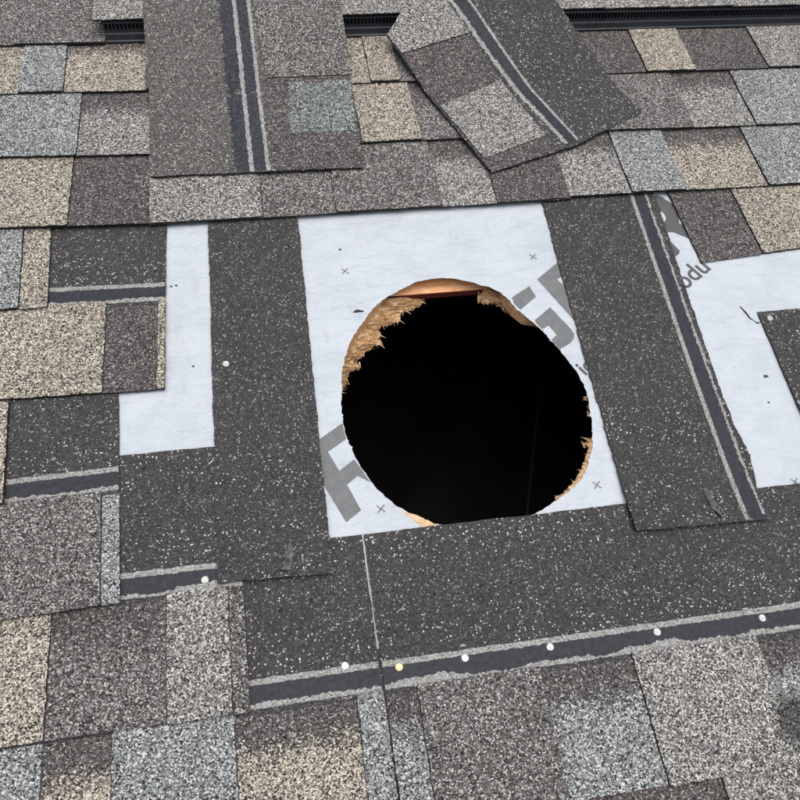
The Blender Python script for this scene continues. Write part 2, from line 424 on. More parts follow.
def underlay_mat():
    mt, n, l, p = new_mat('underlayment_fabric')
    tc = n.new('ShaderNodeTexCoord').outputs['Object']
    def noise(scale, vec=tc, det=4, rough=.55):
        k = n.new('ShaderNodeTexNoise')
        k.inputs['Scale'].default_value = scale
        k.inputs['Detail'].default_value = det
        k.inputs['Roughness'].default_value = rough
        l.new(vec, k.inputs['Vector'])
        return k.outputs[0]
    def scaled(v):
        k = n.new('ShaderNodeVectorMath')
        k.operation = 'MULTIPLY'
        k.inputs[1].default_value = v
        l.new(tc, k.inputs[0])
        return k.outputs[0]
    w1 = noise(1.0, scaled((60, 900, 60)), 2)
    w2 = noise(1.0, scaled((900, 60, 60)), 2)
    weave = math_node(n, l, 'ADD', w1, w2)
    soil = noise(14, tc, 7, .68)
    speck = noise(260, tc, 3, .6)
    base = ramp(n, l, soil, [(0.25, (.42, .485, .535)), (0.55, (.515, .58, .63)), (0.8, (.555, .62, .67))], 'LINEAR')
    base = mixc(n, l, math_node(n, l, 'MULTIPLY', math_node(n, l, 'SUBTRACT', weave, 0.7), 0.6), base, (.48, .53, .60))
    # scuffs and smudges tramped into the sheet
    sc = n.new('ShaderNodeMapRange')
    sc.inputs[1].default_value = 0.56
    sc.inputs[2].default_value = 0.74
    l.new(noise(1.0, scaled((38, 11, 20)), 8, .72), sc.inputs[0])
    base = mixc(n, l, math_node(n, l, 'MULTIPLY', sc.outputs[0], 0.42), base, (.33, .34, .35))
    sp = n.new('ShaderNodeMapRange')
    sp.inputs[1].default_value = 0.70
    sp.inputs[2].default_value = 0.78
    l.new(speck, sp.inputs[0])
    base = mixc(n, l, math_node(n, l, 'MULTIPLY', sp.outputs[0], 0.45), base, (.25, .25, .25))
    l.new(base, p.inputs['Base Color'])
    p.inputs['Roughness'].default_value = 0.62
    p.inputs['Specular IOR Level'].default_value = 0.35
    b = n.new('ShaderNodeBump')
    b.inputs['Strength'].default_value = 0.35
    b.inputs['Distance'].default_value = 0.0006
    l.new(weave, b.inputs['Height'])
    b2 = n.new('ShaderNodeBump')
    b2.inputs['Strength'].default_value = 1.0
    b2.inputs['Distance'].default_value = 0.008
    l.new(noise(1.0, scaled((22, 45, 20)), 3), b2.inputs['Height'])
    l.new(b.outputs[0], b2.inputs['Normal'])
    l.new(b2.outputs[0], p.inputs['Normal'])
    return mt
M_UNDER = underlay_mat()

def wood_mat(name, dark, mid, light, stretch=(40, 260, 260), bump=0.8):
    mt, n, l, p = new_mat(name)
    tc = n.new('ShaderNodeTexCoord').outputs['Object']
    k = n.new('ShaderNodeVectorMath')
    k.operation = 'MULTIPLY'
    k.inputs[1].default_value = stretch
    l.new(tc, k.inputs[0])
    nz = n.new('ShaderNodeTexNoise')
    nz.inputs['Scale'].default_value = 1.0
    nz.inputs['Detail'].default_value = 6
    nz.inputs['Roughness'].default_value = 0.6
    nz.inputs['Distortion'].default_value = 0.8
    l.new(k.outputs[0], nz.inputs['Vector'])
    l.new(ramp(n, l, nz.outputs[0], [(0.25, dark), (0.5, mid), (0.75, light)], 'LINEAR'), p.inputs['Base Color'])
    p.inputs['Roughness'].default_value = 0.85
    p.inputs['Specular IOR Level'].default_value = 0.2
    b = n.new('ShaderNodeBump')
    b.inputs['Strength'].default_value = bump
    b.inputs['Distance'].default_value = 0.0025
    l.new(nz.outputs[0], b.inputs['Height'])
    l.new(b.outputs[0], p.inputs['Normal'])
    return mt
M_WOOD = wood_mat('strand_board_cut', (.52, .23, .09), (.82, .48, .25), (.90, .70, .48), (22, 120, 90))
M_TORN = wood_mat('torn_wood_fibre', (.07, .035, .015), (.44, .27, .13), (.84, .66, .44), (45, 190, 260), 1.0)
M_PALE = wood_mat('pale_torn_fibre', (.45, .27, .13), (.72, .50, .30), (.84, .70, .50), (120, 200, 300), 1.0)
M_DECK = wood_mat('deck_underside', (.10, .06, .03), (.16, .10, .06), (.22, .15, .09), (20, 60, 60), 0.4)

# ------------------------------------------------------------------ mesh helpers
def rounded(v):
    return v

def densify(poly, step=4.0, jit=0.5, rng=random):
    """walk a closed outline, adding points with a little raggedness; corners stay"""
    o = []
    n = len(poly)
    for i in range(n):
        a, b = poly[i], poly[(i + 1) % n]
        L = math.hypot(b[0] - a[0], b[1] - a[1])
        k = max(1, int(L / step))
        nx, ny = (-(b[1] - a[1]) / (L + 1e-9), (b[0] - a[0]) / (L + 1e-9))
        drift = 0.0
        for j in range(k):
            t = j / k
            drift = drift * 0.7 + rng.gauss(0, jit * 0.6)
            q = 0 if j == 0 else max(-1.8 * jit, min(1.8 * jit, drift + rng.gauss(0, jit * 0.4)))
            o.append((a[0] + (b[0] - a[0]) * t + nx * q, a[1] + (b[1] - a[1]) * t + ny * q))
    return o

def inside(p, poly):
    c = False
    j = len(poly) - 1
    for i in range(len(poly)):
        a, b = poly[i], poly[j]
        if (a[1] > p[1]) != (b[1] > p[1]) and p[0] < (b[0] - a[0]) * (p[1] - a[1]) / (b[1] - a[1]) + a[0]:
            c = not c
        j = i
    return c

def triangulate(outline, holes=(), spacing=None, box=None):
    """2-D triangles of an outline minus holes, with grid points inside when spacing is given"""
    verts, edges = [], []
    for loop in (outline, *holes):
        s = len(verts)
        verts += [Vector((p[0], p[1])) for p in loop]
        edges += [(s + i, s + (i + 1) % len(loop)) for i in range(len(loop))]
    if spacing:
        xs = [p[0] for p in outline]
        ys = [p[1] for p in outline]
        x0, x1, y0, y1 = box or (min(xs), max(xs), min(ys), max(ys))
        nx, ny = int((x1 - x0) / spacing), int((y1 - y0) / spacing)
        for i in range(nx + 1):
            for j in range(ny + 1):
                p = (x0 + (i + .5 + .3 * math.sin(i * 7.1 + j * 3.3)) * spacing, y0 + (j + .5 + .3 * math.sin(i * 2.7 + j * 9.1)) * spacing)
                if inside(p, outline) and not any(inside(p, h) for h in holes):
                    verts.append(Vector(p))
    v, e, f, *_ = delaunay_2d_cdt(verts, edges, [], 0, 1e-4)
    tris = []
    for t in f:
        c = ((v[t[0]][0] + v[t[1]][0] + v[t[2]][0]) / 3, (v[t[0]][1] + v[t[1]][1] + v[t[2]][1]) / 3)
        if inside(c, outline) and not any(inside(c, h) for h in holes):
            a, b, d_ = (v[i] for i in t)
            if (b[0] - a[0]) * (d_[1] - a[1]) - (b[1] - a[1]) * (d_[0] - a[0]) < 0:
                t = (t[0], t[2], t[1])
            tris.append(tuple(t))
    return [(p[0], p[1]) for p in v], tris

def mesh_obj(name, verts, faces, mats, parent=None, midx=None, shade=None, origin=(0, 0, 0)):
    """verts in mm in the roof frame; origin (mm) becomes the object's own zero"""
    me = bpy.data.meshes.new(name)
    me.from_pydata([((v[0] - origin[0]) * MM, (v[1] - origin[1]) * MM, (v[2] - origin[2]) * MM) for v in verts], [], faces)
    for mt in mats:
        me.materials.append(mt)
    if midx:
        me.polygons.foreach_set('material_index', midx)
    if shade:
        a = me.attributes.new('shade', 'FLOAT', 'POINT')
        a.data.foreach_set('value', shade)
    me.update()
    o = bpy.data.objects.new(name, me)
    col.objects.link(o)
    if parent is not None:
        o.parent = parent
    else:
        o.matrix_world = ROOF @ Matrix.Translation(Vector(origin) * MM)
    return o

def slab(name, outline, zf, t, top, side=None, parent=None, spacing=None, holes=(), step=4.0, jit=0.5, sfun=None, origin=(0, 0, 0), box=None):
    side = side or M_EDGE
    out_ = densify(outline, step, jit) if step else list(outline)
    hs = [list(h) for h in holes]
    v2, tris = triangulate(out_, hs, spacing, box)
    n = len(v2)
    zz = [zf(p[0], p[1]) for p in v2]
    verts = [(p[0], p[1], z + t) for p, z in zip(v2, zz)] + [(p[0], p[1], z) for p, z in zip(v2, zz)]
    faces = list(tris) + [(c + n, b + n, a + n) for a, b, c in tris]
    mi = [0] * len(tris) + [1] * len(tris)
    cnt = {}
    for a, b, c in tris:
        for e in ((a, b), (b, c), (c, a)):
            cnt[e] = 1
    for (a, b) in list(cnt):
        if (b, a) not in cnt:
            faces.append((b, a, a + n, b + n))
            mi.append(1)
    sh = [sfun(v[0], v[1]) for v in verts] if sfun else None
    return mesh_obj(name, verts, faces, [top, side], parent, mi, sh, origin)

def ribbon(name, p0, p1, w, zf, mat, parent, jit=0.8, jit2=None, step=2.2, origin=(0, 0, 0), lift=0.25, wob=0.0, patchy=0.0):
    """a stripe with ragged edges laid on a surface, following its height"""
    L = math.hypot(p1[0] - p0[0], p1[1] - p0[1])
    k = max(2, int(L / step))
    tx, ty = (p1[0] - p0[0]) / L, (p1[1] - p0[1]) / L
    nx, ny = -ty, tx
    ve, fa = [], []
    da = db = dw = 0
    jit2 = jit if jit2 is None else jit2
    for i in range(k + 1):
        s = L * i / k
        da = da * .35 + random.gauss(0, jit * .8)
        db = db * .35 + random.gauss(0, jit2 * .8)
        dw = dw * .95 + random.gauss(0, wob)
        ww = w * (1 + patchy * (math.sin(s * .043 + p0[0]) + math.sin(s * .019 + 1.3) * .8 + math.sin(s * .11) * .5)) if patchy else w
        u0, u1 = -w / 2 + db + dw, -w / 2 + max(ww, .4) + da + dw
        if u1 - u0 < 0.6:
            u0, u1 = -.3, .3
        for u in (u0, u1):
            x, y = p0[0] + tx * s + nx * u, p0[1] + ty * s + ny * u
            ve.append((x, y, zf(x, y) + lift))
        if i:
            fa.append((2 * i - 2, 2 * i, 2 * i + 1, 2 * i - 1))
    return mesh_obj(name, ve, fa, [mat], parent, origin=origin)

def tag(o, label, cat=None, group=None):
    o['label'] = label
    if cat:
        o['category'] = cat
    if group:
        o['group'] = group
    return o

def thing(name, x, y, label, cat, group=None):
    o = bpy.data.objects.new(name, None)
    o.empty_display_size = 0.05
    col.objects.link(o)
    o.matrix_world = ROOF @ Matrix.Translation((x * MM, y * MM, 0))
    return tag(o, label, cat, group)

# ------------------------------------------------------------------ hole outline
def hole_loop(grow=0.0, n=240, jit=0.5, seed=3):
    rng = random.Random(seed)
    pol = HOLE['polar']
    ext = [(a - 360, r) for a, r in pol] + pol + [(a + 360, r) for a, r in pol]
    lp = []
    wobble = 0.0
    for i in range(n):
        a = -180 + 360 * i / n
        # smoothed radius: weighted mean of neighbours
        sw = sr = 0
        for b, r in ext:
            w = math.exp(-((a - b) / 11.0) ** 2)
            sw += w
            sr += w * r
        wobble = wobble * .6 + rng.gauss(0, jit * .7)
        r = sr / sw + grow + wobble + (rng.uniform(-2.2, 0) if jit > .6 and rng.random() < .05 else 0)
        lp.append((HOLE['c'][0] + r * math.cos(math.radians(a)), HOLE['c'][1] + r * math.sin(math.radians(a))))
    return lp

RIDGE_Y = 115.0
EAVE_Y = -3600.0
XL, XR = -2600.0, 3900.0

# ------------------------------------------------------------------ the setting: roof deck, attic, house, ground
deck_hole = hole_loop(1.2, 240, 0.3, 3)
v2, tris = triangulate([(XL, EAVE_Y), (XR, EAVE_Y), (XR, RIDGE_Y), (XL, RIDGE_Y)], [deck_hole])
n = len(v2)
DT = 24.0
def undercut(p):
    # where the saw broke the board out from below, the rim is thin and the wall runs back under the deck
    r = math.hypot(p[0] - HOLE['c'][0], p[1] - HOLE['c'][1])
    if r > 260:
        return (p[0], p[1], -DT)
    a = math.degrees(math.atan2(p[1] - HOLE['c'][1], p[0] - HOLE['c'][0]))
    f = 1.0 if -70 < a < 32 else max(0.0, 1 - (a - 32) / 14.0) if 32 <= a < 46 else 0.0
    if 60 < a < 119:
        f = min(1.0, (a - 60) / 6.0, (119 - a) / 6.0)
    k = 1 + f * 30.0 / r
    return (HOLE['c'][0] + (p[0] - HOLE['c'][0]) * k, HOLE['c'][1] + (p[1] - HOLE['c'][1]) * k, -DT)
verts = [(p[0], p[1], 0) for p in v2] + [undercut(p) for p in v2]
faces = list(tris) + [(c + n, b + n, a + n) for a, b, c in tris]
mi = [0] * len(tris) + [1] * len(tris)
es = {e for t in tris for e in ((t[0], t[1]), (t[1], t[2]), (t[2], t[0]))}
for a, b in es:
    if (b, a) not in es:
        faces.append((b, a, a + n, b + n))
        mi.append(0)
# back slope, mirrored across the ridge
def back(x, u, z):
    """point u mm down the back slope, z mm off it, in the front slope's frame"""
    a = -2 * PITCH
    return (x, RIDGE_Y + u * math.cos(a) - z * math.sin(a), u * math.sin(a) + z * math.cos(a))
s = len(verts)
verts += [back(XL, 0, 0), back(XR, 0, 0), back(XR, 3700, 0), back(XL, 3700, 0)]
faces.append((s, s + 1, s + 2, s + 3))
mi.append(0)
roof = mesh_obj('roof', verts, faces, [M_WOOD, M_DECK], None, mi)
roof['kind'] = 'structure'

attic = []
def world_box(name, x0, x1, y0, y1, z0, z1, mat):
    ve = [(x, y, z) for x in (x0, x1) for y in (y0, y1) for z in (z0, z1)]
    fa = [(0, 1, 3, 2), (4, 6, 7, 5), (0, 4, 5, 1), (2, 3, 7, 6), (0, 2, 6, 4), (1, 5, 7, 3)]
    me = bpy.data.meshes.new(name)
    me.from_pydata(ve, [], fa)
    me.materials.append(mat)
    o = bpy.data.objects.new(name, me)
    col.objects.link(o)
    return o
cp = math.cos(PITCH)
eave_w = ROOF @ Vector((0, EAVE_Y * MM, 0))
ridge_w = ROOF @ Vector((0, RIDGE_Y * MM, 0))
back_w = Vector((0, 2 * ridge_w.y - eave_w.y, eave_w.z))
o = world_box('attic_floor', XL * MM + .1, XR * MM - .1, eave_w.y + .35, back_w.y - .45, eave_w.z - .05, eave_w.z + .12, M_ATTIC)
o['kind'] = 'structure'
def gable(name, x):
    me = bpy.data.meshes.new(name)
    pts = [(eave_w.y + .3, 0), (back_w.y - .4, 0), (back_w.y - .4, eave_w.z + .08), (ridge_w.y, ridge_w.z - .03), (eave_w.y + .3, eave_w.z + .08)]
    ve = [(x + dx, y, z) for dx in (-.06, .06) for y, z in pts]
    fa = [(0, 1, 2, 3, 4), (9, 8, 7, 6, 5)] + [(i, i + 5, (i + 1) % 5 + 5, (i + 1) % 5) for i in range(5)]
    me.from_pydata(ve, [], fa)
    me.materials.append(M_SIDING)
    o = bpy.data.objects.new(name, me)
    col.objects.link(o)
    o['kind'] = 'structure'
gable('wall_gable', XL * MM + .1)
gable('wall_gable', XR * MM - .1)
for yy in (eave_w.y + .3, back_w.y - .4):
    o = world_box('wall_eave', XL * MM + .16, XR * MM - .16, yy - .06, yy + .06, 0, eave_w.z + .06, M_SIDING)
    o['kind'] = 'structure'
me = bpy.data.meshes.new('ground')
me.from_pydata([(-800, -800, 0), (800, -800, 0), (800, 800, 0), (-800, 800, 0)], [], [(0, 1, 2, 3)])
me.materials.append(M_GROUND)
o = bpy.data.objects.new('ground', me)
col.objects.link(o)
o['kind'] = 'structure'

# attic cable hanging below the hole
def tube(name, pts, r, mat, parent=None, origin=(0, 0, 0), seg=8):
    ve, fa = [], []
    for i, p in enumerate(pts):
        a = Vector(pts[max(0, i - 1)])
        b = Vector(pts[min(len(pts) - 1, i + 1)])
        d_ = (b - a).normalized()
        u = d_.orthogonal().normalized()
        w = d_.cross(u)
        rr = r[i] if isinstance(r, (list, tuple)) else r
        for k in range(seg):
            t = 2 * math.pi * k / seg
            ve.append(tuple(Vector(p) + (u * math.cos(t) + w * math.sin(t)) * rr))
        if i:
            for k in range(seg):
                fa.append(((i - 1) * seg + k, (i - 1) * seg + (k + 1) % seg, i * seg + (k + 1) % seg, i * seg + k))
    fa.append(tuple(range(seg))[::-1])
    fa.append(tuple(range((len(pts) - 1) * seg, len(pts) * seg)))
    return mesh_obj(name, ve, fa, [mat], parent, origin=origin)
tag(tube('attic_cable', CABLE, 5.0, M_CABLE), 'thin grey cable barely visible in the black hole', 'cable')

# ------------------------------------------------------------------ wood at the hole: straight panel edge and torn fibres (parts of the roof)
pe = PANEL_EDGE[1][1]
panel = slab('sheathing_panel', [(430, pe), (715, pe), (715, pe + 160), (430, pe + 160)], lambda x, y: -DT - 13, 12.7, M_WOOD, M_WOOD, roof, step=0)
slab('painted_edge', [(431, pe - 1.2), (714, pe - 1.2), (714, pe - .1), (431, pe - .1)], lambda x, y: -DT - 12.6, 12.0, M_RED, M_RED, panel, step=0)

def resample(pts, n):
    L = [0]
    for a, b in zip(pts, pts[1:]):
        L.append(L[-1] + math.dist(a, b))
    o = []
    for i in range(n):
        t = L[-1] * i / (n - 1)
        j = max(k for k in range(len(L)) if L[k] <= t + 1e-9)
        j = min(j, len(pts) - 2)
        f = (t - L[j]) / (L[j + 1] - L[j] + 1e-9)
        o.append(tuple(a + (b - a) * f for a, b in zip(pts[j], pts[j + 1])))
    return o

def torn(arc, inner, z_out, z_in, mat, seed, under=14, n=70, rows=7, rough=2.2, thick=4.0, ):
    """torn strip of board between the cut line and a ragged edge; its outer rim runs on under the deck"""
    rng = random.Random(seed)
    A = resample(arc, n)
    B = resample(inner, n)
    ve, fa = [], []
    cx, cy = HOLE['c']
    prof = [[rng.gauss(0, 1) for _ in range(rows + 1)] for _ in range(n)]
    for i in range(n):
        a, b = A[i], B[i]
        dr = math.hypot(a[0] - cx, a[1] - cy)
        ox, oy = (a[0] - cx) / dr * under, (a[1] - cy) / dr * under
        jx, jy = rng.gauss(0, .9), rng.gauss(0, .9)
        for k in range(rows + 1):
            t = k / rows
            x = a[0] + ox + (b[0] + jx - a[0] - ox) * t
            y = a[1] + oy + (b[1] + jy - a[1] - oy) * t
            z = z_out + (z_in - z_out) * t ** 1.6 + prof[i][k] * rough * t
            ve.append((x, y, z))
        for k in range(rows + 1):
            x, y, z = ve[len(ve) - rows - 1]
            ve.append((x, y, z - thick * (1 - .6 * k / rows)))
    R_ = 2 * (rows + 1)
    for i in range(n - 1):
        for k in range(rows):
            q = (i * R_ + k, i * R_ + k + 1, (i + 1) * R_ + k + 1, (i + 1) * R_ + k)
            fa.append(q)
            fa.append(tuple(v + rows + 1 for v in q[::-1]))
        e = (i * R_ + rows, i * R_ + 2 * rows + 1, (i + 1) * R_ + 2 * rows + 1, (i + 1) * R_ + rows)
        fa.append(e[::-1])
    return mesh_obj('torn_board', ve, fa, [mat], roof)
torn(TORN1['arc'], TORN1['inner'], -DT + 2, -40, M_TORN, 1)
torn(TORN2['arc'], TORN2['inner'], -DT + 4, -32, M_TORN, 2)
torn(TORN3['arc'], TORN3['inner'], -1.2, -6, M_PALE, 3, 3, 60, 5, 1.2, 2.5)
slab('torn_board', RIM, lambda x, y: .35, .9, M_PALE, M_TORN, roof, step=3, jit=.5)
rng = random.Random(12)
def splinter(x, y, z, ang, ln, w):
    dx, dy = math.cos(ang), math.sin(ang)
    ve = [(x - dy * w, y + dx * w, z), (x + dy * w, y - dx * w, z), (x, y, z + w * 1.1), (x + dx * ln, y + dy * ln, z - rng.uniform(0, 5))]
    mesh_obj('splinter', ve, [(0, 1, 2), (0, 3, 1), (1, 3, 2), (2, 3, 0)], [rng.choice((M_TORN, M_PALE))], roof)
inn = resample(TORN1['inner'], 46)
for p in inn:
    a = math.atan2(HOLE['c'][1] - p[1], HOLE['c'][0] - p[0]) + rng.uniform(-.9, .9)
    splinter(p[0] - 5 * math.cos(a), p[1] - 5 * math.sin(a), -38 + rng.uniform(-2, 3), a, rng.uniform(6, 15), rng.uniform(.8, 2.2))
for p in resample(TORN2['inner'], 16):
    a = math.atan2(HOLE['c'][1] - p[1], HOLE['c'][0] - p[0]) + rng.uniform(-.9, .9)
    splinter(p[0] - 4 * math.cos(a), p[1] - 4 * math.sin(a), -30, a, rng.uniform(5, 10), rng.uniform(.8, 1.6))
for p in resample(TORN3['inner'], 22):
    a = math.atan2(HOLE['c'][1] - p[1], HOLE['c'][0] - p[0]) + rng.uniform(-1.3, 1.3)
    splinter(p[0] - 3 * math.cos(a), p[1] - 3 * math.sin(a), -4, a, rng.uniform(4, 9), rng.uniform(.6, 1.4))

for tf in TUFTS:
    for q in range(9):
        p = tf[rng.choice((0, 0, 3, 4))]
        tip = tf[rng.choice((1, 2, 2, 3))]
        p = (p[0] + rng.uniform(-2, 3), p[1] + rng.uniform(-5, 5))
        a = math.atan2(tip[1] - p[1], tip[0] - p[0]) + rng.uniform(-.35, .35)
        splinter(p[0], p[1], -3 - rng.uniform(0, 2), a, rng.uniform(.75, 1.15) * math.dist(p, tip), rng.uniform(1.2, 2.6))

# ------------------------------------------------------------------ white underlayment sheet
def under_z(x, y):
    w = math.sin(x * .021 + y * .008) * math.sin(y * .017 - x * .006) * .5 + .5
    fade = 1.0 if (abs(x - 560) < 700 and -1000 < y < -380) else 0.0
    return 0.15 + 0.9 * w * fade * min(1, max(0, (y + 1000) / 60)) * min(1, max(0, (-380 - y) / 60))
UX, UY = 568.0, -768.0
under = slab('underlayment', [(XL, EAVE_Y), (XR, EAVE_Y), (XR, RIDGE_Y - 2), (XL, RIDGE_Y - 2)], under_z, 0.35, M_UNDER, M_UNDER, None,
             spacing=14, holes=[hole_loop(0.0, 420, 0.65, 9)], step=0, origin=(UX, UY, 0), box=(60, 1240, -1000, -380))
tag(under, 'white synthetic underlayment sheet with grey print, cut around the round hole', 'underlayment')
def on_under(x, y):
    return under_z(x, y) + 0.35
HL = hole_loop(1.2, 240, 0.0, 9)
def ink(name, loops, mat):
    lo = [densify(l_, 3.0, 0.05) for l_ in loops]
    cut = []
    if any(inside(p, HL) for p in lo[0]):
        # carry the print only as far as the cut: pull points that fall in the hole back to its rim
        q = []
        for p in lo[0]:
            if inside(p, HL):
                best = min(HL, key=lambda h: (h[0] - p[0]) ** 2 + (h[1] - p[1]) ** 2)
                p = best
            if not q or math.dist(q[-1], p) > .05:
                q.append(p)
        lo[0] = q
    v, t = triangulate(lo[0], lo[1:], 12)
    return mesh_obj(name, [(p[0], p[1], on_under(p[0], p[1]) + .12) for p in v], t, [mat], under, origin=(UX, UY, 0))
for nm, loops in LETTERS:
    ink('printed_letter', loops, M_PRINTD if nm == 'arc' else M_PRINT)
for x, y in CROSS:
    a = 5.0
    for sx in (1, -1):
        w = .45
        pts = [(x - a - w * sx, y - a * sx + w), (x - a + w * sx, y - a * sx - w), (x + a + w * sx, y + a * sx - w), (x + a - w * sx, y + a * sx + w)]
        if sx < 0:
            pts = pts[::-1]
        mesh_obj('printed_cross', [(p[0], p[1], on_under(x, y) + .45 + .1 * sx) for p in pts], [(0, 1, 2, 3)], [M_PRINTD], under, origin=(UX, UY, 0))
def small_text(txt, x, y, size, ang, mat):
    cu = bpy.data.curves.new('printed_word', 'FONT')
    cu.body = txt
    cu.size = size * MM
    cu.resolution_u = 4
    cu.offset = 0.0006
    t = bpy.data.objects.new('tmp', cu)
    col.objects.link(t)
    bpy.context.view_layer.update()
    me = bpy.data.meshes.new_from_object(t.evaluated_get(bpy.context.evaluated_depsgraph_get()))
    bpy.data.objects.remove(t)
    ca, sa = math.cos(ang), math.sin(ang)
    for v in me.vertices:
        px, py = v.co.x / MM, v.co.y / MM
        X_, Y_ = x + px * ca - py * sa, y + px * sa + py * ca
        v.co = ((X_ - UX) * MM, (Y_ - UY) * MM, (on_under(X_, Y_) + .5) * MM)
    me.materials.clear()
    me.materials.append(mat)
    o = bpy.data.objects.new('printed_word', me)
    col.objects.link(o)
    o.parent = under
for args in WORDS:
    small_text(*args, M_PRINTD)

# ------------------------------------------------------------------ nailed shingles (parts of the roof)
FULL = 337.0
EXPO = 143.0
T1 = 2.6
def zb(s, h=9.8):
    if s <= EXPO:
        return h + (4.1 - h) * s / EXPO
    return max(0.55, 4.1 - 3.55 * (s - EXPO) / 194.0)

def nail(x, y, z, parent, mat, origin=(0, 0, 0)):
    ve, fa = [], []
    N = 18
    for r, h in ((4.5, 0.0), (4.6, .5), (4.0, .75), (1.5, .7)):
        for k in range(N):
            t = 2 * math.pi * k / N
            ve.append((x + r * math.cos(t), y + r * math.sin(t), z + h))
    for j in range(3):
        for k in range(N):
            fa.append((j * N + k, j * N + (k + 1) % N, (j + 1) * N + (k + 1) % N, (j + 1) * N + k))
    fa.append(tuple(range(3 * N, 4 * N)))
    return mesh_obj('nail', ve, fa, [mat], parent, origin=origin)

def blob(name, x, y, z, r, mat, parent, origin=(0, 0, 0), seed=0, h=.3, asp=1.0):
    rg = random.Random(seed)
    N = 14
    ve = [(x, y, z + h)]
    for k in range(N):
        t = 2 * math.pi * k / N
        q = r * rg.uniform(.65, 1.25)
        ve.append((x + q * math.cos(t) * asp, y + q * math.sin(t) / asp, z + .08))
    return mesh_obj(name, ve, [(0, k + 1, (k + 1) % N + 1) for k in range(N)], [mat], parent, origin=origin)

EXPOSED = {}
def shingle(d_, key=None, exposed=False, nails=()):
    x0, x1, y0, y1 = d_['x0'], d_['x1'], d_['y0'], d_['y1']
    sl = (y1 - y0) / (x1 - x0)
    yb = lambda x: y0 + sl * (x - x0)
    dz = random.uniform(0, .5)
    hh = d_.get('h', 11.0)
    zf = lambda x, y: zb(y - yb(x), hh) + .02
    # sheet: full height, dark mineral surface where the next course would cover it
    o = slab('shingle', [(x0, yb(x0) + .8), (x1, yb(x1) + .8), (x1 - sl * FULL, yb(x1) + FULL), (x0 - sl * FULL, yb(x0) + FULL)], zf, T1, HEAD, M_EDGE, roof, spacing=24, step=6, jit=.35)
    sheet_top = lambda x, y: zf(x, y) + T1
    for i, (a, b, c, raised, band) in enumerate(d_['tabs']):
        top = EXPO + (4 if raised else -3 if (exposed and not (key == 'S9a' and b < 245)) else 0 if key == 'S9a' else 6) + random.uniform(-1, 1)
        lift = .15
        t = T1 + random.uniform(.3, .9) if raised else .35
        ga, gb = (.9 if i else 0, -.9 if i < len(d_['tabs']) - 1 else 0) if not raised else (0, 0)  # gap bares the dark sheet, standing in for raised tabs' shadow lines
        bot = random.uniform(-.8, .8)
        a_, b_ = a + ga + .15, b + gb - .15
        # a tab end that is also the shingle's end stays flush
        rc = 3.0 if raised else .6     # worn lower corners
        ol = [(a_, yb(a_) + bot + rc), (a_ + rc * .35, yb(a_) + bot + rc * .35), (a_ + rc, yb(a_) + bot), (b_ - rc, yb(b_) + bot), (b_ - rc * .35, yb(b_) + bot + rc * .35), (b_, yb(b_) + bot + rc), (b_ - sl * top, yb(b_) + top), (a_ - sl * top, yb(a_) + top)]
        mat = GM[c, band]
        if key == 'S9b' and i == len(d_['tabs']) - 1:
            mat = STAINED
        if key == 'S9b' and i == len(d_['tabs']) - 2:
            mat = STAINED_L
        slab('tab', ol, lambda x, y: sheet_top(x, y) + lift - .1, t + .1, mat, M_EDGE, o, step=3.0, jit=.55 if raised else .25,
             sfun=lambda x, y: (y - yb(x)) / EXPO)
    if exposed:
        e = 1.0
        A0, B0 = x0 + e, x1 - e
        def row(s):
            return (A0 - sl * s, yb(A0) + s), (B0 - sl * s, yb(B0) + s)
        ribbon('sealant_band', *row(163.5), 32, sheet_top, M_BAND, o, 1.6, .5, lift=.30)
        ribbon('sealant_line', *row(175.5), 7.0, sheet_top, M_LINE, o, .45, .45, lift=.55)
        ribbon('sealant_line', *row(149.5), 6.0, sheet_top, M_LINE, o, 1.1, .5, lift=.6, patchy=.38 if key in ('S9b', 'S8') else .12)
    for (x, y) in nails:
        nail(x, y, sheet_top(x, y) + .35, o, M_NAILY if (key == 'S9b' and x < 430) else M_NAIL)
    d_['obj'] = o
    d_['top'] = sheet_top
    return o

ids = {}
for i, d_ in enumerate(SHINGLES):
    ids.setdefault((d_['k'], sum(1 for q in SHINGLES[:i] if q['k'] == d_['k'])), d_)
exposed = {(5, 0): 'S5', (7, 0): 'S7', (8, 0): 'S8', (9, 0): 'S9a', (9, 1): 'S9b', (7, 1): 'S7r'}
NK = {'S8': NAILS['S8'], 'S9a': NAILS['S9a'], 'S9b': NAILS['S9b'], 'S7r': NAILS['S7']}
PL = {'S5': 'tan shingle with a dark sunken tab and bare upper half, left of the white sheet',
      'S7': 'grey shingle with bare dark upper half at the left edge',
      'S8': 'shingle with tan and grey tabs whose dark upper half runs under the left loose strip',
      'S9a': 'dark exposed shingle left of the thin joint below the hole',
      'S9b': 'long dark exposed shingle with a row of nails below the hole',
      'S7r': 'corner of a dark shingle with one nail at the right edge'}
for (k, i), d_ in ids.items():
    key = exposed.get((k, i))
    o = shingle(d_, key, key is not None, NK.get(key, ()))
    if key:
        o['label'] = PL[key]
    EXPOSED[key or (k, i)] = d_
